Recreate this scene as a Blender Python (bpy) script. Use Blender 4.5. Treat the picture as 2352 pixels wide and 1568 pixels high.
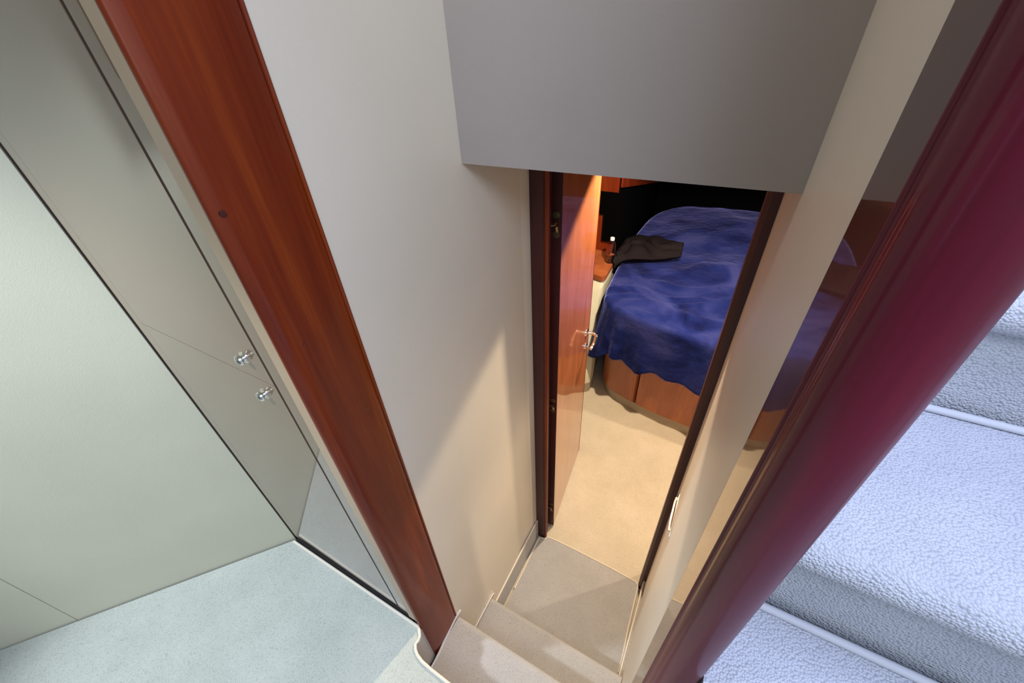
import bpy, bmesh, math, random
from mathutils import Vector, Matrix, noise
random.seed(4)
SC = bpy.context.scene
for o in list(bpy.data.objects): bpy.data.objects.remove(o)
OZ = 2.2   # cabin floor at z = 0; all coordinates below are written relative to eye height

# ---------------------------------------------------------------- camera
cam = bpy.data.cameras.new('camera'); co = bpy.data.objects.new('camera', cam); SC.collection.objects.link(co)
yaw, pitch, roll, fpx = -0.536310516, 0.648295520, 0.0609863883, 916.836950
F = Vector((math.sin(yaw)*math.cos(pitch), math.cos(yaw)*math.cos(pitch), -math.sin(pitch)))
r0 = Vector((math.cos(yaw), -math.sin(yaw), 0)); d0 = F.cross(r0)
R = math.cos(roll)*r0 + math.sin(roll)*d0; D = -math.sin(roll)*r0 + math.cos(roll)*d0
co.matrix_world = Matrix(((R.x, -D.x, -F.x, 0), (R.y, -D.y, -F.y, 0), (R.z, -D.z, -F.z, OZ), (0, 0, 0, 1)))
cam.sensor_width = 36; cam.lens = fpx/2352*36; cam.clip_start = 0.02; cam.clip_end = 60
SC.camera = co

# ---------------------------------------------------------------- world, lights, exposure
w = bpy.data.worlds.new('world'); SC.world = w; w.use_nodes = True
bg = w.node_tree.nodes['Background']; bg.inputs[0].default_value = (0.62, 0.76, 1.0, 1); bg.inputs[1].default_value = 0.9
SC.view_settings.view_transform = 'Standard'; SC.view_settings.look = 'None'
SC.view_settings.gamma = 1; SC.view_settings.use_curve_mapping = False
SC.view_settings.exposure = 0.0

def area(name, loc, to, sx, sy, power, col):
    l = bpy.data.lights.new(name, 'AREA'); l.shape = 'RECTANGLE'; l.size = sx; l.size_y = sy; l.energy = power; l.color = col
    o = bpy.data.objects.new(name, l); SC.collection.objects.link(o)
    o.location = (loc[0], loc[1], loc[2]+OZ)
    o.rotation_euler = (Vector(to)-Vector(loc)).to_track_quat('-Z', 'Y').to_euler()
    return o
def spot(name, loc, to, deg, blend, power, col, rad=0.03):
    l = bpy.data.lights.new(name, 'SPOT'); l.spot_size = math.radians(deg); l.spot_blend = blend; l.energy = power; l.color = col
    l.shadow_soft_size = rad
    o = bpy.data.objects.new(name, l); SC.collection.objects.link(o)
    o.location = (loc[0], loc[1], loc[2]+OZ)
    o.rotation_euler = (Vector(to)-Vector(loc)).to_track_quat('-Z', 'Y').to_euler()
    return o
COOL = (0.56, 0.61, 1.0); DAY = (0.88, 0.97, 0.92); WARM = (1.0, 0.80, 0.55)
area('hatch_daylight', (0.62, 0.25, 1.25), (0.45, 0.25, -1.0), 0.9, 1.5, 33, COOL)
area('companionway_daylight', (0.42, -0.42, 0.68), (-0.5, 0.5, -0.5), 0.5, 0.5, 14, (0.72, 0.82, 1.0))
area('saloon_window_daylight', (1.0, -1.5, 0.25), (-1.0, -0.1, -0.8), 1.5, 0.7, 4.5, DAY)
spot('saloon_ceiling_lamp', (-1.46, -0.62, 0.62), (-0.50, 0.15, -1.66), 62, 0.6, 160, (0.84, 0.93, 1.0), 0.06)
area('corridor_fill_light', (-0.40, 0.42, 0.735), (-0.40, 0.42, -1), 0.16, 0.16, 1.5, (1.0, 0.90, 0.78))  # added fill, no known lamp here; brightens the header and right wall
spot('cabin_downlight_by_door', (-0.20, 1.84, -0.225), (-0.20, 1.84, -2), 136, 0.08, 138, WARM)
spot('cabin_downlight_right', (1.15, 2.12, -0.225), (1.15, 2.12, -2), 140, 0.2, 80, WARM)
spot('cabin_downlight_over_bed', (-0.05, 3.0, -0.225), (-0.05, 3.0, -2), 130, 0.3, 20, (1.0, .86, .78))

# ---------------------------------------------------------------- materials
def nt(name):
    m = bpy.data.materials.new(name); m.use_nodes = True
    return m, m.node_tree.nodes, m.node_tree.links, m.node_tree.nodes['Principled BSDF']
def setp(b, **k):
    names = dict(col='Base Color', rough='Roughness', metal='Metallic', coat='Coat Weight', coatr='Coat Roughness', spec='Specular IOR Level', trans='Transmission Weight', ior='IOR', sheen='Sheen Weight', sheenr='Sheen Roughness')
    for a, v in k.items():
        b.inputs[names[a]].default_value = (*v, 1) if a == 'col' else v
def ramp(ns, stops):
    r = ns.new('ShaderNodeValToRGB'); e = r.color_ramp.elements
    while len(e) < len(stops): e.new(0.5)
    for i, (p, c) in enumerate(stops): e[i].position = p; e[i].color = (*c, 1)
    return r
def geo_pos(ns, ls, scale):
    g = ns.new('ShaderNodeNewGeometry'); mp = ns.new('ShaderNodeMapping'); mp.inputs['Scale'].default_value = scale
    ls.new(g.outputs['Position'], mp.inputs['Vector']); return mp.outputs['Vector']
def laminate(name, col, rough=0.45, coat=0.0, var=0.04, bump=0.0, coatr=0.03):
    m, ns, ls, b = nt(name); setp(b, rough=rough, coat=coat, coatr=coatr)
    n = ns.new('ShaderNodeTexNoise'); n.inputs['Scale'].default_value = 2.2; n.inputs['Detail'].default_value = 3
    ls.new(geo_pos(ns, ls, (1, 1, 1)), n.inputs['Vector'])
    r = ramp(ns, [(0.35, tuple(c*(1-var) for c in col)), (0.65, tuple(min(1, c*(1+var)) for c in col))])
    ls.new(n.outputs['Fac'], r.inputs['Fac']); ls.new(r.outputs['Color'], b.inputs['Base Color'])
    if bump:
        n2 = ns.new('ShaderNodeTexNoise'); n2.inputs['Scale'].default_value = 420; ls.new(geo_pos(ns, ls, (1, 1, 1)), n2.inputs['Vector'])
        bp = ns.new('ShaderNodeBump'); bp.inputs['Strength'].default_value = bump; bp.inputs['Distance'].default_value = 0.001
        ls.new(n2.outputs['Fac'], bp.inputs['Height']); ls.new(bp.outputs['Normal'], b.inputs['Normal'])
    return m
def wood(name, dark, mid, light, coat=1.0, rough=0.35, coatr=0.03, scl=(9, 9, 0.8)):
    m, ns, ls, b = nt(name); setp(b, rough=rough, coat=coat, coatr=coatr)
    n = ns.new('ShaderNodeTexNoise'); n.inputs['Scale'].default_value = 2.0; n.inputs['Detail'].default_value = 6; n.inputs['Distortion'].default_value = 0.6
    ls.new(geo_pos(ns, ls, scl), n.inputs['Vector'])
    n2 = ns.new('ShaderNodeTexNoise'); n2.inputs['Scale'].default_value = 14; n2.inputs['Detail'].default_value = 4
    ls.new(geo_pos(ns, ls, tuple(s*1.5 if s > 2 else s*.8 for s in scl)), n2.inputs['Vector'])
    mx = ns.new('ShaderNodeMix'); mx.inputs['Factor'].default_value = 0.3
    ls.new(n.outputs['Fac'], mx.inputs['A']); ls.new(n2.outputs['Fac'], mx.inputs['B'])
    r = ramp(ns, [(0.3, dark), (0.5, mid), (0.7, light)])
    ls.new(mx.outputs['Result'], r.inputs['Fac']); ls.new(r.outputs['Color'], b.inputs['Base Color'])
    return m
def carpet(name, c1, c2, cell=260, bump=0.6, dist=0.002):
    m, ns, ls, b = nt(name); setp(b, rough=0.95, spec=0.15, sheen=0.15)
    v = ns.new('ShaderNodeTexVoronoi'); v.inputs['Scale'].default_value = cell; ls.new(geo_pos(ns, ls, (1, 1, 1)), v.inputs['Vector'])
    n = ns.new('ShaderNodeTexNoise'); n.inputs['Scale'].default_value = 5; n.inputs['Detail'].default_value = 8; n.inputs['Roughness'].default_value = .7
    ls.new(geo_pos(ns, ls, (1, 1, 1)), n.inputs['Vector'])
    r = ramp(ns, [(0.3, c1), (0.7, c2)]); ls.new(n.outputs['Fac'], r.inputs['Fac'])
    r2 = ramp(ns, [(0.0, (1, 1, 1)), (0.55, (.9, .9, .9)), (1.0, (.62, .62, .62))]); ls.new(v.outputs['Distance'], r2.inputs['Fac'])
    mm = ns.new('ShaderNodeMix'); mm.data_type = 'RGBA'; mm.blend_type = 'MULTIPLY'; mm.inputs['Factor'].default_value = 0.8
    ls.new(r.outputs['Color'], mm.inputs[6]); ls.new(r2.outputs['Color'], mm.inputs[7]); ls.new(mm.outputs[2], b.inputs['Base Color'])
    bp = ns.new('ShaderNodeBump'); bp.invert = True; bp.inputs['Strength'].default_value = bump; bp.inputs['Distance'].default_value = dist
    ls.new(v.outputs['Distance'], bp.inputs['Height']); ls.new(bp.outputs['Normal'], b.inputs['Normal'])
    return m
def plain(name, col, rough=0.5, metal=0, **k):
    m, ns, ls, b = nt(name); setp(b, col=col, rough=rough, metal=metal, **k)
    n = ns.new('ShaderNodeTexNoise'); n.inputs['Scale'].default_value = 60
    mr = ns.new('ShaderNodeMapRange'); mr.inputs['To Min'].default_value = rough*.9; mr.inputs['To Max'].default_value = min(1, rough*1.1)
    ls.new(geo_pos(ns, ls, (1, 1, 1)), n.inputs['Vector']); ls.new(n.outputs['Fac'], mr.inputs['Value']); ls.new(mr.outputs['Result'], b.inputs['Roughness'])
    return m
M = {}
M['cream'] = laminate('cream_laminate', (0.70, 0.64, 0.55), rough=0.38, bump=0.15)
M['edging'] = laminate('tan_edging', (0.40, 0.29, 0.19), rough=0.4)
M['cream_vinyl'] = laminate('cream_vinyl', (0.64, 0.62, 0.49), rough=0.6, bump=0.25)
M['lacquer'] = laminate('glossy_cream_lacquer', (0.15, 0.085, 0.045), rough=0.3, coat=1.0, coatr=0.01)
M['lacquer'].node_tree.nodes['Principled BSDF'].inputs['Coat IOR'].default_value = 1.95
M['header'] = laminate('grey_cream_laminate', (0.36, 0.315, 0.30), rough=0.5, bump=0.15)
M['mahog'] = wood('polished_mahogany', (0.10, 0.009, 0.002), (0.155, 0.019, 0.003), (0.23, 0.038, 0.004), coat=.3, coatr=.12, rough=.5)
M['mahog'].node_tree.nodes['Principled BSDF'].inputs['Specular IOR Level'].default_value = 0.2
M['mahog_dark'] = wood('dark_mahogany', (0.028, 0.003, 0.004), (0.045, 0.005, 0.006), (0.075, 0.010, 0.009), coatr=0.02)
M['mahog_frame'] = wood('deep_red_mahogany_frame', (0.030, 0.0015, 0.002), (0.048, 0.003, 0.003), (0.07, 0.005, 0.005), coat=.12, coatr=.15, rough=.5)
M['mahog_post'] = wood('dark_mahogany_post', (0.070, 0.003, 0.012), (0.095, 0.004, 0.018), (0.13, 0.007, 0.025), coat=.3, coatr=0.12, rough=.5)
M['mahog_post'].node_tree.nodes['Principled BSDF'].inputs['Specular IOR Level'].default_value = 0.2
M['trim_brown'] = wood('brown_wood_trim', (0.05, 0.022, 0.010), (0.08, 0.035, 0.016), (0.12, 0.055, 0.026))
M['cherry'] = wood('glossy_cherry_veneer', (0.30, 0.085, 0.030), (0.42, 0.13, 0.045), (0.52, 0.19, 0.07), coatr=0.015, scl=(5, 5, .9))
M['cherry_h'] = wood('cherry_veneer_panel', (0.26, 0.065, 0.022), (0.36, 0.10, 0.035), (0.46, 0.15, 0.05), coat=.4, coatr=0.1, scl=(6, 6, 1.0))
M['cabin_carpet'] = carpet('beige_cabin_carpet', (0.62, 0.54, 0.42), (0.72, 0.63, 0.50), cell=420, bump=.35)
M['stair_carpet'] = carpet('cream_stair_carpet', (0.42, 0.41, 0.41), (0.50, 0.485, 0.48), cell=400, bump=.4)
M['saloon_carpet'] = carpet('pale_saloon_carpet', (0.43, 0.46, 0.42), (0.53, 0.55, 0.51), cell=330, bump=.5)
M['blue_carpet'] = carpet('looped_pale_carpet', (0.50, 0.52, 0.58), (0.62, 0.64, 0.70), cell=290, bump=.9, dist=.003)
M['piping'] = plain('cream_piping', (0.70, 0.64, 0.55), 0.7)
M['piping_dark'] = plain('grey_piping', (0.55, 0.56, 0.60), 0.7)
M['chrome'] = plain('chrome', (0.85, 0.84, 0.82), 0.06, 1.0)
M['brass'] = plain('dull_brass', (0.34, 0.25, 0.15), 0.35, 1.0)
M['black'] = plain('black_gap', (0.004, 0.003, 0.003), 0.8)
M['black_fabric'] = plain('black_upholstery', (0.0015, 0.0015, 0.002), 1.0, spec=0.02)
M['shadow_gap'] = plain('dark_brown_seal', (0.03, 0.012, 0.006), 0.6)
M['cap'] = plain('white_plastic', (0.9, 0.9, 0.9), 0.4)
M['clear'] = plain('clear_plastic', (1, 1, 1), 0.03, trans=1.0, ior=1.3)
M['plinth'] = plain('taupe_plinth', (0.36, 0.30, 0.23), 0.6)
# fleece
m, ns, ls, b = nt('navy_fleece'); setp(b, rough=1.0, spec=0.0, sheen=1.0, sheenr=.35); b.inputs['Sheen Tint'].default_value = (.30, .33, .95, 1)
n = ns.new('ShaderNodeTexNoise'); n.inputs['Scale'].default_value = 2.3; n.inputs['Detail'].default_value = 5; n.inputs['Distortion'].default_value = 1.2
ls.new(geo_pos(ns, ls, (1, 1, 1.5)), n.inputs['Vector'])
r = ramp(ns, [(0.36, (0.005, 0.008, 0.055)), (0.50, (0.012, 0.020, 0.125)), (0.68, (0.038, 0.046, 0.19))]); ls.new(n.outputs['Fac'], r.inputs['Fac']); ls.new(r.outputs['Color'], b.inputs['Base Color'])
n2 = ns.new('ShaderNodeTexNoise'); n2.inputs['Scale'].default_value = 22; n2.inputs['Detail'].default_value = 6; ls.new(geo_pos(ns, ls, (1, 1, 1)), n2.inputs['Vector'])
bp = ns.new('ShaderNodeBump'); bp.inputs['Strength'].default_value = .6; bp.inputs['Distance'].default_value = 0.012
ls.new(n2.outputs['Fac'], bp.inputs['Height']); ls.new(bp.outputs['Normal'], b.inputs['Normal']); M['fleece'] = m
M['garment'] = plain('black_nylon', (0.008, 0.005, 0.007), 0.8, spec=.15)

# ---------------------------------------------------------------- builders
def link(name, bm, mat, parent=None, smooth=False, bevel=0.0, segs=2):
    me = bpy.data.meshes.new(name)
    if bevel:
        bmesh.ops.bevel(bm, geom=[e for e in bm.edges if len(e.link_faces) == 2 and e.calc_face_angle(0) > 0.6], offset=bevel, segments=segs, profile=0.5, affect='EDGES')
    bmesh.ops.recalc_face_normals(bm, faces=bm.faces)
    P = Vector((0, 0, 0))
    q = parent
    while q: P += q.location; q = q.parent
    for v in bm.verts: v.co.z += OZ; v.co -= P
    bm.to_mesh(me); bm.free(); me.materials.append(mat)
    o = bpy.data.objects.new(name, me); SC.collection.objects.link(o)
    if parent: o.parent = parent
    if smooth:
        for p in me.polygons: p.use_smooth = True
        me.set_sharp_from_angle(angle=math.radians(40))
    return o
def empty(name, loc, label, cat, group=None):
    o = bpy.data.objects.new(name, None); SC.collection.objects.link(o); o.location = (loc[0], loc[1], loc[2]+OZ); o.empty_display_size = .1
    tag(o, label, cat, group); return o
def tag(o, label, cat, group=None):
    o['label'] = label; o['category'] = cat
    if group: o['group'] = group
    return o
def st(o, label=None):
    o['kind'] = 'structure'
    if label: o['label'] = label
    return o
def add_prism(bm, poly, a, b, axis='z'):
    """poly in the two other axes (xy for z, yz for x, xz for y)"""
    def P(u, v, t): return {'z': (u, v, t), 'x': (t, u, v), 'y': (u, t, v)}[axis]
    lo = [bm.verts.new(P(u, v, a)) for u, v in poly]; hi = [bm.verts.new(P(u, v, b)) for u, v in poly]
    n = len(poly)
    bm.faces.new(lo[::-1]); bm.faces.new(hi)
    for i in range(n): bm.faces.new((lo[i], lo[(i+1) % n], hi[(i+1) % n], hi[i]))
    return bm
def prism(poly, a, b, axis='z'): return add_prism(bmesh.new(), poly, a, b, axis)
def add_box(bm, x0, x1, y0, y1, z0, z1): return add_prism(bm, [(x0, y0), (x1, y0), (x1, y1), (x0, y1)], z0, z1)
def box(x0, x1, y0, y1, z0, z1): return add_box(bmesh.new(), x0, x1, y0, y1, z0, z1)
def add_tube(bm, pts, r, n=10, closed=False):
    pts = [Vector(p) for p in pts]; rings = []
    for i, p in enumerate(pts):
        a = pts[i-1] if (i > 0 or closed) else p; c = pts[(i+1) % len(pts)] if (i < len(pts)-1 or closed) else p
        t = (c-a).normalized(); up = Vector((0, 0, 1)) if abs(t.z) < .9 else Vector((1, 0, 0))
        s = t.cross(up).normalized(); u = s.cross(t)
        rr = r[i] if isinstance(r, (list, tuple)) else r
        rings.append([bm.verts.new(p + rr*(math.cos(k*2*math.pi/n)*s + math.sin(k*2*math.pi/n)*u)) for k in range(n)])
    L = len(rings)
    for i in range(L if closed else L-1):
        A, B = rings[i], rings[(i+1) % L]
        for k in range(n): bm.faces.new((A[k], A[(k+1) % n], B[(k+1) % n], B[k]))
    if not closed: bm.faces.new(rings[0][::-1]); bm.faces.new(rings[-1])
    return bm
def tube(pts, r, n=10, closed=False): return add_tube(bmesh.new(), pts, r, n, closed)
def add_lathe(bm, prof, c, axis, n=24):
    """prof: (radius, distance along axis)"""
    ax = Vector(axis).normalized(); s = ax.orthogonal().normalized(); u = ax.cross(s); rings = []
    for rr, h in prof:
        if rr < 1e-6: rings.append([bm.verts.new(Vector(c)+ax*h)])
        else: rings.append([bm.verts.new(Vector(c)+ax*h+rr*(math.cos(k*2*math.pi/n)*s+math.sin(k*2*math.pi/n)*u)) for k in range(n)])
    for A, B in zip(rings, rings[1:]):
        for k in range(n):
            a0, a1 = A[k % len(A)], A[(k+1) % len(A)]; b0, b1 = B[k % len(B)], B[(k+1) % len(B)]
            f = [a0, a1, b1, b0]; g = []
            for v in f:
                if v not in g: g.append(v)
            if len(g) > 2: bm.faces.new(g)
    for ring in (rings[0], rings[-1]):
        if len(ring) > 2:
            try: bm.faces.new(ring)
            except ValueError: pass
    return bm
def lathe(prof, c, axis, n=24): return add_lathe(bmesh.new(), prof, c, axis, n)
def arc(cx, cy, r, a0, a1, n, ry=None):
    ry = ry or r
    return [(cx+r*math.cos(math.radians(a0+(a1-a0)*i/n)), cy+ry*math.sin(math.radians(a0+(a1-a0)*i/n))) for i in range(n+1)]
def catmull(pts, k=6, closed=False):
    pts = [Vector(p) for p in pts]; out = []; n = len(pts)
    for i in range(n if closed else n-1):
        if closed: p0, p1, p2, p3 = pts[i-1], pts[i], pts[(i+1) % n], pts[(i+2) % n]
        else: p0, p1, p2, p3 = pts[max(i-1, 0)], pts[i], pts[i+1], pts[min(i+2, n-1)]
        for j in range(k):
            t = j/k; out.append(0.5*((2*p1)+(-p0+p2)*t+(2*p0-5*p1+4*p2-p3)*t*t+(-p0+3*p1-3*p2+p3)*t**3))
    if not closed: out.append(pts[-1])
    return out

XL, XR, ZF, ZS = -0.512, 0.078, -2.2, -1.40
TOP = 0.75
# ================================================================ SETTING
# cabin floor and saloon floor
st(link('floor', box(-1.5, 1.5, 0.53, 4.6, ZF-.08, ZF), M['cabin_carpet']), 'beige cabin carpet running from the landing to the bed')
edge = [(-.519, .2185), (-.510, .2120), (-.500, .2020), (-.497, .190), (-.4985, .180), (-.490, .170), (-.478, .163), (-.455, .157), (-.42, .1545), (-.36, .153)]
sal = [(-2.9, -2.6), (1.1, -2.6), (1.1, .12), (.128, .12), (.128, .150)] + edge[::-1] + [(-1.09, .2185), (-2.9, -2.01)]
st(link('floor', prism(sal, ZS-.02, ZS), M['saloon_carpet'], bevel=0), 'pale saloon carpet with a wavy bound edge above the steps')
sf = [o for o in bpy.data.objects if o.name.startswith('floor.')][0]
link('binding', tube([(-1.088, .214, ZS+.001)] + [(x, y-.001, ZS+.001) for x, y in edge] + [(.12, .151, ZS+.001)], 0.0045, 8), M['piping'], sf, True)['label'] = 'pale bound edge of the saloon carpet'
# left corridor wall with a chamfered end at the door frame
st(link('wall_left', prism([(XL-.07, .345), (XL, .345), (XL, .950), (XL+.004, .990), (XL+.004, .996), (XL-.07, .996)], ZF, TOP), M['cream']))
st(link('wall_left', box(-1.14, XL-.033, -.05, .99, ZF-.08, ZS-.032), M['stair_carpet']), 'unseen filler box below the lockers, added against light leaks')  # added block, keeps world light from leaking in beside the post base
st(link('leak_block', box(XL-.033, .128, -.05, .095, ZF-.08, ZS-.022), M['stair_carpet']), 'unseen filler box below the saloon floor, added against light leaks')  # added block, stops world light coming up from under the saloon floor
# header over the corridor
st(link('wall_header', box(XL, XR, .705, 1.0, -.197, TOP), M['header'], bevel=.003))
# right corridor wall
st(link('wall_right', prism([(XR, .378), (.128, .378), (.128, 1.0), (XR, 1.0)], ZF, TOP), M['cream']))
# angled saloon wall (52 degrees) in two panels with a joint
ux, uy = -.629, -.777; nx, ny = -.777, .629   # along wall, outward (away from room)
def wallpan(s0, s1, th=.03, z0=ZS-.02, z1=TOP):
    a = (-1.092+ux*s0, .226+uy*s0); b2 = (-1.092+ux*s1, .226+uy*s1)
    return prism([a, b2, (b2[0]+nx*th, b2[1]+ny*th), (a[0]+nx*th, a[1]+ny*th)], z0, z1)
wo = st(link('wall_port', wallpan(.0, 3.0, .03, ZS-.02, TOP), M['shadow_gap']), 'angled saloon side wall covered in pale vinyl panels')
for v in wo.data.vertices: v.co.x += nx*.004; v.co.y += ny*.004
for s0, s1 in ((.0035, .646), (.6485, 1.45), (1.4525, 2.9)):
    link('panel', wallpan(s0, s1, .006), M['cream_vinyl'], wo, bevel=.0012)
def wallbox(s0, s1, n0, n1, z0, z1):
    P_ = lambda s_, n_: (-1.092+ux*s_-nx*n_, .226+uy*s_-ny*n_)
    return prism([P_(s0, n0), P_(s1, n0), P_(s1, n1), P_(s0, n1)], z0, z1)
st(link('trim_1', wallbox(.40, 2.6, 0.001, .05, -.03, .42), M['trim_brown'], bevel=.006), 'brown wooden valance on the angled saloon wall')
# ceiling, back wall and outer stair wall behind and beside the photographer
st(link('ceiling', box(-3.1, .128, -2.7, 1.0, TOP, TOP+.05), M['cream_vinyl']))
st(link('wall_back', box(-3.1, 1.2, -2.7, -2.62, ZS-.02, TOP), M['cream_vinyl']))
st(link('wall_starboard', box(1.1, 1.15, -2.62, 1.8, ZS-.02, -.1), M['cream_vinyl']))
# ---- cabin shell
st(link('ceiling', box(-1.5, 1.5, 1.03, 4.6, -.2, -.15), M['cream_vinyl']), 'cabin ceiling')
st(link('wall_front', box(.128, 1.5, 1.002, 1.03, ZF, -.15), M['cream']))
st(link('wall_front', box(-1.5, XL, 1.0, 1.03, ZF, -.15), M['cream']))
st(link('wall_cabin_left', box(-1.5, -1.45, 1.03, 4.6, ZF, -.2), M['mahog_dark']))
st(link('wall_cabin_right', box(1.45, 1.5, 1.03, 4.6, ZF, -.2), M['mahog_dark']))
st(link('wall_cabin_end', box(-1.45, 1.45, 4.42, 4.6, ZF, -.2), M['black_fabric']))

# ================================================================ red end post of the left bulkhead
t = empty('bulkhead_post', (XL, .285, -1.67), 'reddish mahogany end post between the glossy cream lockers and the cream corridor wall', 'post')
prof = [(XL-.035, .246), (XL-.0115, .246), (XL-.0115, .2218)] + arc(XL-.006, .2275, .007, -90, -35, 4) + [(XL+.003, .240), (XL+.0045, .265), (XL+.0045, .305), (XL+.003, .330)] + arc(XL-.004, .339, .0065, 20, 90, 4) + [(XL-.035, .3455)]
link('post', prism(prof, -1.675, TOP), M['mahog'], t, True)
link('edge_bead', tube([(XL+.0005, .347, -1.66), (XL+.0005, .347, TOP)], .003, 8), M['mahog'], t, True)
for (py, pz, rr) in ((.2325, -.142, .0035), (.255, -.344, .0018), (.313, -.537, .0024)):
    kb = link('knot', lathe([(0, .0006), (rr, .0003), (rr*1.1, -.002)], (XL+.0043, py, pz), (1, 0, 0), 12), M['mahog_dark'], t, True); kb['label'] = 'small dark knot in the wood'
    kb.scale = (1, 1, 1)

# ================================================================ glossy lockers in the saloon
t = empty('locker', (-.8, .24, ZS), 'tall glossy cream locker with two doors and chrome push knobs beside the red post', 'cabinet')
link('carcass', box(-1.088, XL-.036, .245, .60, ZS+.02, TOP), M['cream'], t)
link('gap_shade', box(-1.089, XL-.036, .2195, .245, ZS-.03, ZS-.006), M['black'], t)  # black filler, paints the shade in the gap under the locker
link('recess_shade', box(-1.089, XL-.036, .232, .245, ZS-.006, ZS+.034), M['black'], t)  # black strip standing in for shade behind the door bottoms
link('seal', box(-.606, -.585, .2268, .2445, ZS+.022, TOP), M['shadow_gap'], t)
link('seal', box(-1.0905, -1.083, .2275, .2445, ZS+.022, TOP), M['shadow_gap'], t)
DX0, DX1, ZJ = -1.044, -.5995, -.443
link('stile', box(-1.084, DX0-.0008, .226, .244, ZS+.022, TOP), M['lacquer'], t, bevel=.0006)
link('frame', box(DX1+.0080, -.5535, .226, .244, ZS+.022, TOP), M['lacquer'], t, bevel=.0012)
link('edge_trim', box(-.5525, XL-.012, .2225, .244, ZS+.022, TOP), M['edging'], t, bevel=.002)['label'] = 'matt cream edging strip next to the red post'
def locker_door(z0, z1, kz, kx):
    d = link('door', box(DX0, DX1, .226, .243, z0, z1), M['lacquer'], t, bevel=.0008)
    link('knob', lathe([(0.0115, 0), (.0115, .0012), (.0065, .002), (.006, .0035), (.0085, .0055), (.0098, .0085), (.0088, .0115), (.005, .0135), (0, .0142)], (kx, .226, kz), (0, -1, 0), 28), M['chrome'], d, True)
    return d
locker_door(ZJ+.0006, TOP, -.398, -.650)
locker_door(ZS+.036, ZJ-.0006, -.482, -.652)

# ================================================================ dark glossy panel + rounded post, right bulkhead
t = empty('partition_end', (.103, .30, -1.66), 'dark glossy mahogany partition end with a rounded nosing beside the pale carpeted stairs', 'partition')
link('panel', box(XR, .128, .292, .377, ZF, TOP), M['mahog_dark'], t)['label'] = 'mirror-glossy dark mahogany panel'
hr = [(.128, .2915), (XR-.001, .2915)] + arc(XR-.001, .2855, .003, 90, 250, 6)[1:] + [(XR-.0005, .279)] + arc(.103, .267, .0275, 180, 360, 24, .0265) + [(.1295, .29)]
link('nosing', prism(hr, -1.66, TOP), M['mahog_post'], t, True)['label'] = 'rounded dark mahogany nosing'

# ================================================================ descending steps in the corridor
t = empty('corridor_steps', (-.22, .35, ZF), 'cream carpeted steps going down from the saloon floor to the cabin door', 'steps')
def step(z, y0, y1, zb, x0=XL+.0065, x1=XR-.003, r=.022):
    pf = [(y0, zb), (y1-.012, zb), (y1-.012, z-2*r)] + arc(y1-r, z-r, r, -40, 90, 8) + [(y0, z)]
    return prism(pf, x0, x1, 'x')
link('tread', step(-1.95, .33, .545, ZF), M['stair_carpet'], t, True)
a = link('tread', step(-1.66, .10, .358, -1.96), M['stair_carpet'], t, True)
link('riser', box(XL+.004, XR+.045, .10, .146, -1.66, ZS-.02), M['stair_carpet'], t)
# wall lining pieces along the steps
link('side_lining', box(XL-.03, XL-.002, .145, .2215, -1.675, ZS-.021), M['stair_carpet'], t, bevel=.002)
link('side_lining', box(XL, XL+.009, .36, .56, -1.96, -1.925), M['stair_carpet'], t, bevel=.003)
link('binding', tube(catmull([(XL+.012, .145, -1.655), (XL+.012, .20, -1.656), (XL+.010, .235, -1.656), (XL+.005, .29, -1.652), (XL+.004, .33, -1.648), (XL+.004, .352, -1.646), (XL+.004, .370, -1.650)], 5), .0042, 8), M['piping_dark'], t, True)
link('binding', tube([(XL+.010, .365, -1.9255), (XL+.010, .545, -1.9255), (XL+.010, .557, -1.935)], .003, 8), M['piping'], t, True)
# landing mat with piped edge, side strips
t = empty('landing_mat', (-.22, .78, ZF), 'beige carpet mat with piped edge on the landing before the cabin door', 'mat')
mat_pts = catmull([(XL+.024, .56, 0), (XL+.024, .8, 0), (XL+.024, .96, 0), (XL+.028, .985, 0), (XL+.055, .993, 0), (-.43, 1.010, 0), (-.2, 1.012, 0), (.02, 1.004, 0), (.042, .995, 0), (.052, .978, 0), (.058, .8, 0), (.066, .66, 0), (.066, .56, 0)], 5)
link('pile', prism([(p.x, p.y) for p in mat_pts], ZF, ZF+.010), M['stair_carpet'], t)
link('piping', tube([(p.x, p.y, ZF+.009) for p in mat_pts[3:-3]], .0045, 8), M['piping'], t, True)
bl = st(link('baseboard_left', box(XL-.001, XL+.012, .55, 1.0, ZF, ZF+.155), M['stair_carpet'], bevel=.003), 'carpet covered skirting on the cream corridor wall')
link('piping', tube([(XL+.008, .55, ZF+.157), (XL+.008, .985, ZF+.157), (XL+.010, .999, ZF+.150)], .0042, 8), M['piping'], bl, True)
br = st(link('baseboard_right', box(XR-.012, XR+.001, .55, .985, ZF, ZF+.10), M['stair_carpet'], bevel=.003), 'carpet covered skirting below the right corridor wall')
link('piping', tube([(XR-.009, .56, ZF+.102), (XR-.009, .97, ZF+.102), (XR-.007, .985, ZF+.095)], .004, 8), M['piping'], br, True)

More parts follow.
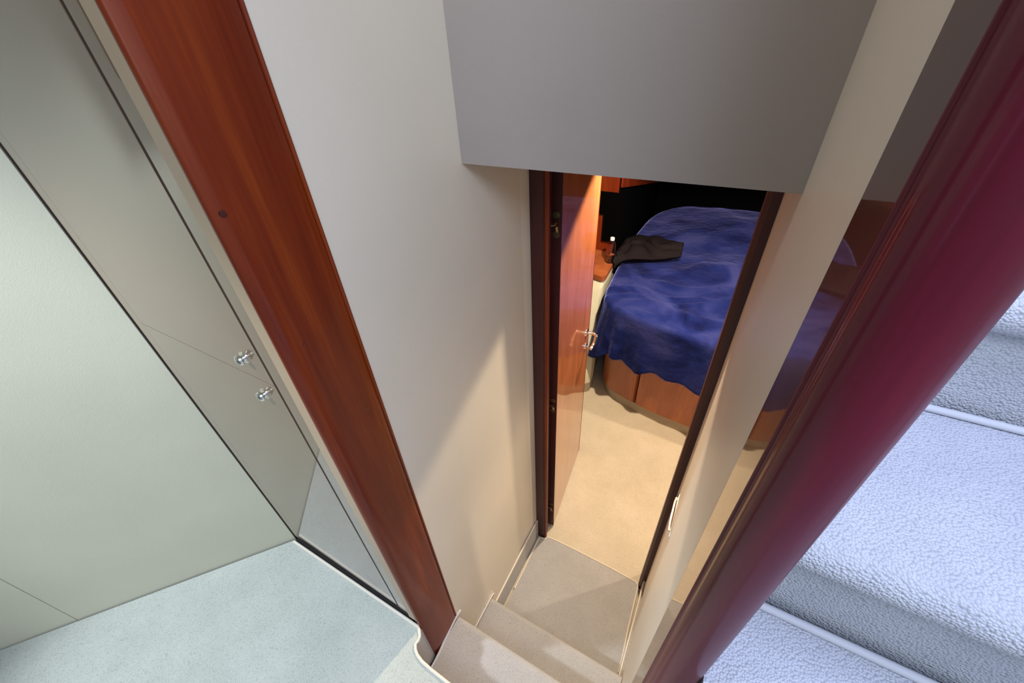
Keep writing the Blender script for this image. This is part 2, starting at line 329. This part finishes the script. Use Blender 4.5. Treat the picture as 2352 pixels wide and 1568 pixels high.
# ================================================================ door frame and open door
t = empty('door_frame', (-.2, 1.03, ZF), 'dark mahogany frame around the narrow cabin doorway', 'door frame')
link('jamb', prism([(XL, .997), (-.470, .997), (-.466, 1.001), (-.466, 1.050), (XL, 1.050)], ZF, -.2), M['mahog_frame'], t, bevel=.002)
b_ = link('stop_bead', tube([(-.460, 1.006, ZF+.004), (-.460, 1.006, -.2)], .0078, 12), M['mahog'], t, True); b_['label'] = 'lighter reddish bead along the hinge side'
jr = link('jamb', prism([(XR+.004, .985), (.060, .985), (.050, .995), (.050, 1.055), (XR+.004, 1.055)], ZF, -.2), M['mahog_frame'], t, bevel=.002)
link('head', box(XL+.012, XR-.03, 1.003, 1.045, -.215, -.2), M['mahog_frame'], t)
t = empty('latch_plate', (XR, .82, -1.24), 'slim chrome latch plate on the cream wall beside the dark right door jamb', 'latch')
link('plate', prism([(.735, -1.240), (.745, -1.252), (.895, -1.262), (.905, -1.252), (.902, -1.234), (.892, -1.226), (.748, -1.222), (.736, -1.230)], XR-.0035, XR+.0005, 'x'), M['chrome'], t, bevel=.001)
link('latch_bar', tube([(XR-.006, .76, -1.240), (XR-.008, .79, -1.241), (XR-.008, .87, -1.244), (XR-.006, .888, -1.244)], .0035, 8), M['chrome'], t, True)

hx, hy, fx, fy = -.447, 1.085, -.503, 1.622
L = math.hypot(fx-hx, fy-hy); dx, dy = (fx-hx)/L, (fy-hy)/L; px_, py_ = dy, -dx  # leaf direction and normal toward the corridor side (+x)
TH = .034
def LP(s, n, z): return (hx+dx*s+px_*n, hy+dy*s+py_*n, z)
def lbox(s0, s1, n0, n1, z0, z1): return prism([LP(s0, n0, 0)[:2], LP(s1, n0, 0)[:2], LP(s1, n1, 0)[:2], LP(s0, n1, 0)[:2]], z0, z1)
t = empty('cabin_door', (hx, hy, ZF), 'glossy cherry veneered cabin door standing open into the cabin with a chrome lever', 'door')
link('leaf', lbox(0, L, -TH, 0, ZF+.012, -.24), M['cherry'], t, bevel=.0015)
e = link('edge_lipping', lbox(-.004, 0.0005, -TH-.001, .001, ZF+.012, -.24), M['mahog_frame'], t, bevel=.001); e['label'] = 'dark mahogany edge lipping'
e = link('edge_lipping', lbox(L-.0005, L+.003, -TH-.001, .001, ZF+.012, -.24), M['mahog'], t, bevel=.001)
for k, z in enumerate((-.452, -1.228, -2.008)):
    n0 = -TH*.45
    h = link('hinge', box(0, 0, 0, 0, 0, 0) if False else add_lathe(add_lathe(bmesh.new(), [(.004, 0), (.0115, 0), (.0115, .003), (.004, .003)], LP(-.0045, n0, z+.030), (-dx, -dy, 0), 20), [(.004, 0), (.0115, 0), (.0115, .003), (.004, .003)], LP(-.0045, n0, z-.030), (-dx, -dy, 0), 20), M['brass'], t, True)
    h['label'] = 'dull metal hinge on the door edge'
    link('arm', add_tube(add_tube(bmesh.new(), [LP(-.007, n0+.003, z+.020), LP(-.012, n0+.002, z+.004), LP(-.012, n0-.016, z), LP(-.020, n0-.026, z)], .005, 8), [LP(-.007, n0+.003, z-.020), LP(-.012, n0+.002, z-.002)], .005, 8), M['brass'], h, True)
for side in (1, -1):
    off = 0 if side == 1 else -TH
    sH, zH = L-.055, -1.185
    h = link('lever_handle', lathe([(.020, 0), (.020, .004), (.016, .007), (.009, .009), (.008, .012)], LP(sH, off, zH), (px_*side, py_*side, 0), 24), M['chrome'], t, True)
    q = lambda s, n, z: LP(sH+s, off+side*n, zH+z)
    link('lever', tube(catmull([q(0, .008, 0), q(0, .030, .001), q(-.004, .046, .001), q(-.020, .054, -.001), q(-.05, .056, -.006), q(-.085, .052, -.012), q(-.105, .046, -.016)], 5),
         [.0075]*8+[.0085]*8+[.0095]*8+[.0085]*6+[.006], 12), M['chrome'], h, True)
    lk = link('lock_rose', lathe([(.017, 0), (.017, .004), (.013, .007), (.006, .008), (.006, .014), (0, .015)], LP(sH, off, zH-.085), (px_*side, py_*side, 0), 24), M['chrome'], t, True)
link('lock_face', lbox(L+.003, L+.0045, -TH*.7, -TH*.3, -1.33, -1.14), M['chrome'], t)

# ================================================================ pale carpeted staircase on the right, going up
t = empty('side_stairs', (.6, 0, ZS), 'staircase with bluish white looped carpet rising beyond the dark rounded partition', 'stairs')
rise, run = .221, .3167; x0, x1 = .130, 1.098
for k in range(-3, 4):
    z = -.515 + k*rise; yn = .367 + k*run         # nosing
    yb = yn + run                                   # back of tread = face of next riser
    zb = max(z-.42, ZS)
    pf = [(yb+.02, zb), (yn+.044, zb), (yn+.044, z-.062)] + arc(yn+.032, z-.032, .032, -100, -270, 10) + [(yb+.02, z)]
    if yn > .9: continue
    if yb > .95: pf = [(min(a_, .999), b_) for a_, b_ in pf]
    link('tread', prism(pf, x0, x1, 'x'), M['blue_carpet'], t, True)
    if yb < .9:
        link('binding', tube([(x0, yb+.024, z+.006), (x1, yb+.024, z+.006)], .0065, 10), M['piping_dark'], t, True)

# ================================================================ bed
XC = .2
half = [(XC, 2.068), (.106, 2.075), (-.10, 2.095), (-.277, 2.130), (-.40, 2.165), (-.49, 2.205), (-.548, 2.262), (-.585, 2.345), (-.605, 2.5), (-.63, 2.8), (-.66, 3.2), (-.655, 3.55), (-.63, 3.85), (-.54, 4.06), (-.36, 4.16), (XC-.1, 4.18)]
t = empty('bed', (XC, 3.1, ZF), 'island bed with curved cherry veneer base under the navy blanket', 'bed')
H = [Vector((x, y, 0)) for x, y in half]; HC = catmull(H, 6)
def offs(pts, d):
    out = []
    for i, p in enumerate(pts):
        a = pts[max(i-1, 0)]; b = pts[min(i+1, len(pts)-1)]; tt = (b-a).normalized(); nn = Vector((-tt.y, tt.x, 0))
        out.append(p + nn*d)   # positive = outward? (checked: path goes to -x then +y, inward normal is -nn)
    return out
def ribbon(pts, th, z0, z1):
    o = pts; i_ = offs(pts, -th)
    return prism([(p.x, p.y) for p in o] + [(p.x, p.y) for p in i_[::-1]], z0, z1)
def mirror(pts): return [Vector((2*XC-p.x, p.y, 0)) for p in pts]
iseam = min(range(len(HC)), key=lambda i: abs(HC[i].x+.30)); iseam2 = min(range(len(HC)), key=lambda i: abs(HC[i].y-3.0))
fullL = HC
sign = -1 if offs(HC, .1)[10].y > HC[10].y else 1
def segs():
    yield mirror(HC[:iseam])[::-1] + HC[1:iseam]
    yield HC[iseam:iseam2]
    yield mirror(HC[iseam:iseam2])
    yield HC[iseam2:]
    yield mirror(HC[iseam2:])
for sgp in segs():
    link('panel', prism([(p.x, p.y) for p in sgp] + [((p.x-XC)*.965+XC, (p.y-3.1)*.98+3.1) for p in sgp[::-1]], -2.118, -1.70), M['cherry_h'], t, True)
full = mirror(HC)[::-1] + HC[1:]
link('core', prism([((p.x-XC)*.955+XC, (p.y-3.1)*.972+3.1) for p in full], -2.12, -1.62), M['black'], t)
link('plinth', prism([((p.x-XC)*.985+XC, (p.y-3.1)*.992+3.1) for p in full], ZF, -2.121), M['plinth'], t, True)
mt = link('mattress', prism([((p.x-XC)*1.0+XC, (p.y-3.1)*1.0+3.1) for p in full], -1.62, -1.445), M['black_fabric'], t, True)
# blanket
outline = [((p.x-XC)*1.028+XC, (p.y-3.1)*1.012+3.1) for p in full]
NO = len(outline); bm = bmesh.new(); rings = []
cx_, cy_ = XC, 3.1
def nz(x, y, s, k=0): return noise.noise(Vector((x*s, y*s, k)))
def topz(x, y):
    z = -1.405 + .012*nz(x, y, 2.2, 1) + .010*nz(x, y, 6, 5)
    for (wx, wy, ang, ln, am, wd) in ((-.35, 2.45, .05, .35, .020, .020), (-.33, 2.36, .12, .38, .014, .016), (-.2, 2.28, -.1, .3, .016, .03), (-.28, 2.60, .2, .3, .012, .02), (.05, 2.5, 1.0, .4, .012, .04), (-.35, 2.18, .3, .2, .014, .03), (0, 3.0, .6, .5, .016, .06)):
        u = (x-wx)*math.cos(ang)+(y-wy)*math.sin(ang); v = -(x-wx)*math.sin(ang)+(y-wy)*math.cos(ang)+.03*math.sin(u*14)
        z += am*math.exp(-(v/wd)**2-(u/ln)**2)
    z += .05*math.exp(-((x-.2)/.7)**2)*max(0, min(1, (y-3.3)/.5))
    return z
NT = 44
for i in range(1, NT+1):
    k = (i/NT)
    rings.append([(cx_+(x-cx_)*k*.985, cy_+(y-cy_)*k*.992, None) for x, y in outline])
def hem(j):
    x, y = outline[j]
    d = -.365 + .018*math.sin(j*.33) + .012*math.sin(j*.9+1)
    c = math.exp(-(((x+.59)/.09)**2 + ((y-2.27)/.12)**2)); d -= .085*c
    if y > 2.6: d = -.30
    return d
ND = 22
for i in range(ND+1):
    tt = i/ND; ring = []
    for j, (x, y) in enumerate(outline):
        k0 = 1-.015; a = Vector((x-cx_, y-cy_, 0)); nrm = Vector(outline[(j+1) % NO])-Vector(outline[j-1]) if 0 < j < NO-1 else Vector((1, 0))
        n2 = Vector((nrm.y, -nrm.x, 0)).normalized()
        if n2.dot(a) < 0: n2 = -n2
        h = hem(j)
        th_ = min(1, tt/.22)*math.pi/2
        rr = .030
        out = -.012 + rr*math.sin(th_)
        if tt <= .22: z = rr*math.cos(th_)-rr
        else: z = -rr + (h+rr)*(tt-.22)/.78
        fold = max(0, tt-.15)
        out += fold*(.016*math.sin(j*.55+2*math.sin(j*.11)) + .012*math.sin(j*1.3+.7)) + .02*fold
        c = math.exp(-(((x+.59)/.10)**2 + ((y-2.25)/.14)**2)); out += fold*c*.075
        px2, py2 = x+n2.x*out, y+n2.y*out
        ring.append((px2, py2, z))
    rings.append(ring)
vr = []
for ri, ring in enumerate(rings):
    row = []
    for j, (x, y, z) in enumerate(ring):
        if z is None: zz = topz(x, y)
        else:
            ex, ey = outline[j]; zz = topz(cx_+(ex-cx_)*.985, cy_+(ey-cy_)*.992) + z
        row.append(bm.verts.new((x, y, zz)))
    vr.append(row)
cen = bm.verts.new((cx_, cy_, topz(cx_, cy_)))
for j in range(NO):
    bm.faces.new((cen, vr[0][j], vr[0][(j+1) % NO]))
for A, B in zip(vr, vr[1:]):
    for j in range(NO): bm.faces.new((A[j], A[(j+1) % NO], B[(j+1) % NO], B[j]))
bl_ = link('blanket', bm, M['fleece'], None, True); tag(bl_, 'navy blue fleece blanket spread over the bed', 'blanket')
sd = bl_.modifiers.new('thickness', 'SOLIDIFY'); sd.thickness = .006; sd.offset = 1

# black garment lying on the bed
bot = [(-.690, 2.68), (-.64, 2.74), (-.56, 2.80), (-.43, 2.86), (-.27, 2.96)]
top = [(-.700, 2.72), (-.71, 2.92), (-.70, 3.20), (-.52, 3.24), (-.30, 3.22)]
B_ = catmull([(x, y, 0) for x, y in bot], 10); T_ = catmull([(x, y, 0) for x, y in top], 10)
bm = bmesh.new(); g = []
for i, (p, q) in enumerate(zip(B_, T_)):
    row = []
    for k in range(25):
        s = k/24; v = p.lerp(q, s)
        u = i/40
        z = -1.372 + .012 + .05*abs(math.sin(8*s+5*u+3.5*nz(v.x, v.y, 6))) * math.sin(math.pi*min(1, s*1.1+.05)) + .02*nz(v.x, v.y, 9, 3)*(.4+s)
        z += .020*math.sin(math.pi*s)*(1-u*.5)
        if u < .22: z -= .05*(1-u/.22)**1.5
        row.append(bm.verts.new((v.x+.012*nz(v.y, v.x, 14, 2), v.y+.012*nz(v.x, v.y, 14, 7), z)))
    g.append(row)
for a_, b2 in zip(g, g[1:]):
    for k in range(24): bm.faces.new((a_[k], a_[k+1], b2[k+1], b2[k]))
ga = link('garment', bm, M['garment'], None, True); tag(ga, 'crumpled black garment lying on the near left corner of the blanket', 'garment')
sd = ga.modifiers.new('thickness', 'SOLIDIFY'); sd.thickness = .02; sd.offset = -1

# ================================================================ nightstand, bottle, lockers beside the bed
t = empty('nightstand', (-.85, 2.3, ZF), 'cream bedside cabinet with rounded wooden top left of the bed', 'nightstand')
NB = [(-1.42, 2.16), (-1.0, 2.12), (-.80, 2.12), (-.70, 2.14), (-.670, 2.165), (-.640, 2.20), (-.640, 2.26), (-.66, 2.36), (-.70, 2.54), (-.745, 2.885), (-1.42, 2.885)]
NTP = [(-1.42, 2.60), (-1.0, 2.56), (-.86, 2.53), (-.79, 2.505), (-.75, 2.495), (-.715, 2.488), (-.700, 2.50), (-.695, 2.53), (-.695, 2.70), (-.72, 2.885), (-1.42, 2.885)]
def loft(A, B, z0, z1, k=8):
    bm = bmesh.new(); rs = []
    for i in range(k+1):
        u = i/k; u2 = u**1.3
        rs.append([bm.verts.new((a[0]*(1-u2)+b[0]*u2, a[1]*(1-u2)+b[1]*u2, z0+(z1-z0)*u)) for a, b in zip(A, B)])
    n = len(A)
    for P_, Q_ in zip(rs, rs[1:]):
        for q in range(n): bm.faces.new((P_[q], P_[(q+1) % n], Q_[(q+1) % n], Q_[q]))
    bm.faces.new(rs[0][::-1]); bm.faces.new(rs[-1]); return bm
link('body', loft(NB, NTP, ZF+.09, -1.395), M['cream_vinyl'], t, True)
link('plinth', prism([(x, y-.006 if y < 2.4 else y) for x, y in NB], ZF, ZF+.09), M['plinth'], t)
link('top', prism([(x+(.012 if -.8 < x < -.68 and y < 2.7 else 0), y-(.02 if y < 2.7 else 0)) for x, y in NTP], -1.395, -1.360), M['cherry_h'], t, True, bevel=.010, segs=3)
BX, BY, BZ = -.722, 2.71, -1.360
t = empty('water_bottle', (BX, BY, BZ), 'clear plastic water bottle with white cap on the bedside cabinet', 'bottle')
link('body', lathe([(0, .004), (.020, .0), (.030, .004), (.032, .012), (.030, .02), (.032, .03), (.032, .06), (.029, .065), (.032, .07), (.032, .11), (.031, .13), (.024, .155), (.014, .17), (.0125, .185), (.0115, .185), (.0125, .168), (.0225, .153), (.0295, .129), (.0305, .10), (.0305, .02), (.028, .008), (0, .008)], (BX, BY, BZ), (0, 0, 1), 28), M['clear'], t, True)
link('cap', lathe([(.0145, .172), (.0155, .173), (.0155, .189), (.014, .192), (0, .192)], (BX, BY, BZ), (0, 0, 1), 24), M['cap'], t, True)
t = empty('side_locker', (-1.1, 3.4, ZF), 'dark mahogany side locker with black padding behind the bedside cabinet', 'cabinet')
link('front', box(-1.44, -.764, 2.89, 2.91, ZF, -.30), M['mahog'], t)
link('side', box(-.777, -.757, 2.91, 4.40, ZF, -.30), M['black_fabric'], t)
link('upholstered_pad', box(-.848, -.758, 2.866, 2.889, -1.275, -1.075), M['black_fabric'], t, bevel=.006)
link('upholstered_pad', box(-1.40, -.758, 2.868, 2.889, -1.072, -.91), M['black_fabric'], t, bevel=.006)
link('fascia', prism([(2.91, -.878), (4.40, -1.235), (4.40, -.35), (2.91, -.35)], -.756, -.74, 'x'), M['mahog'], t)['label'] = 'sloping reddish wood fascia above the black padding'
t = empty('headboard', (XC, 4.3, ZF), 'black upholstered headboard in the dark behind the bed', 'headboard')
link('pad', box(-.735, 1.2, 4.26, 4.40, -1.6, -1.20), M['black_fabric'], t, bevel=.02)
# ceiling lamps in the cabin (the fittings of the downlights)
for (lx, ly, lab) in ((-.20, 1.84, 'recessed cabin downlight just inside the door'), (1.15, 2.12, 'recessed cabin downlight over the right side'), (-.05, 3.0, 'recessed cabin downlight over the bed')):
    q = empty('downlight', (lx, ly, -.2), lab, 'light', 'cabin downlights')
    link('rim', lathe([(.026, -.001), (.040, -.004), (.040, .004), (.026, .004), (.026, -.001)], (lx, ly, -.204), (0, 0, 1), 28), M['chrome'], q, True)
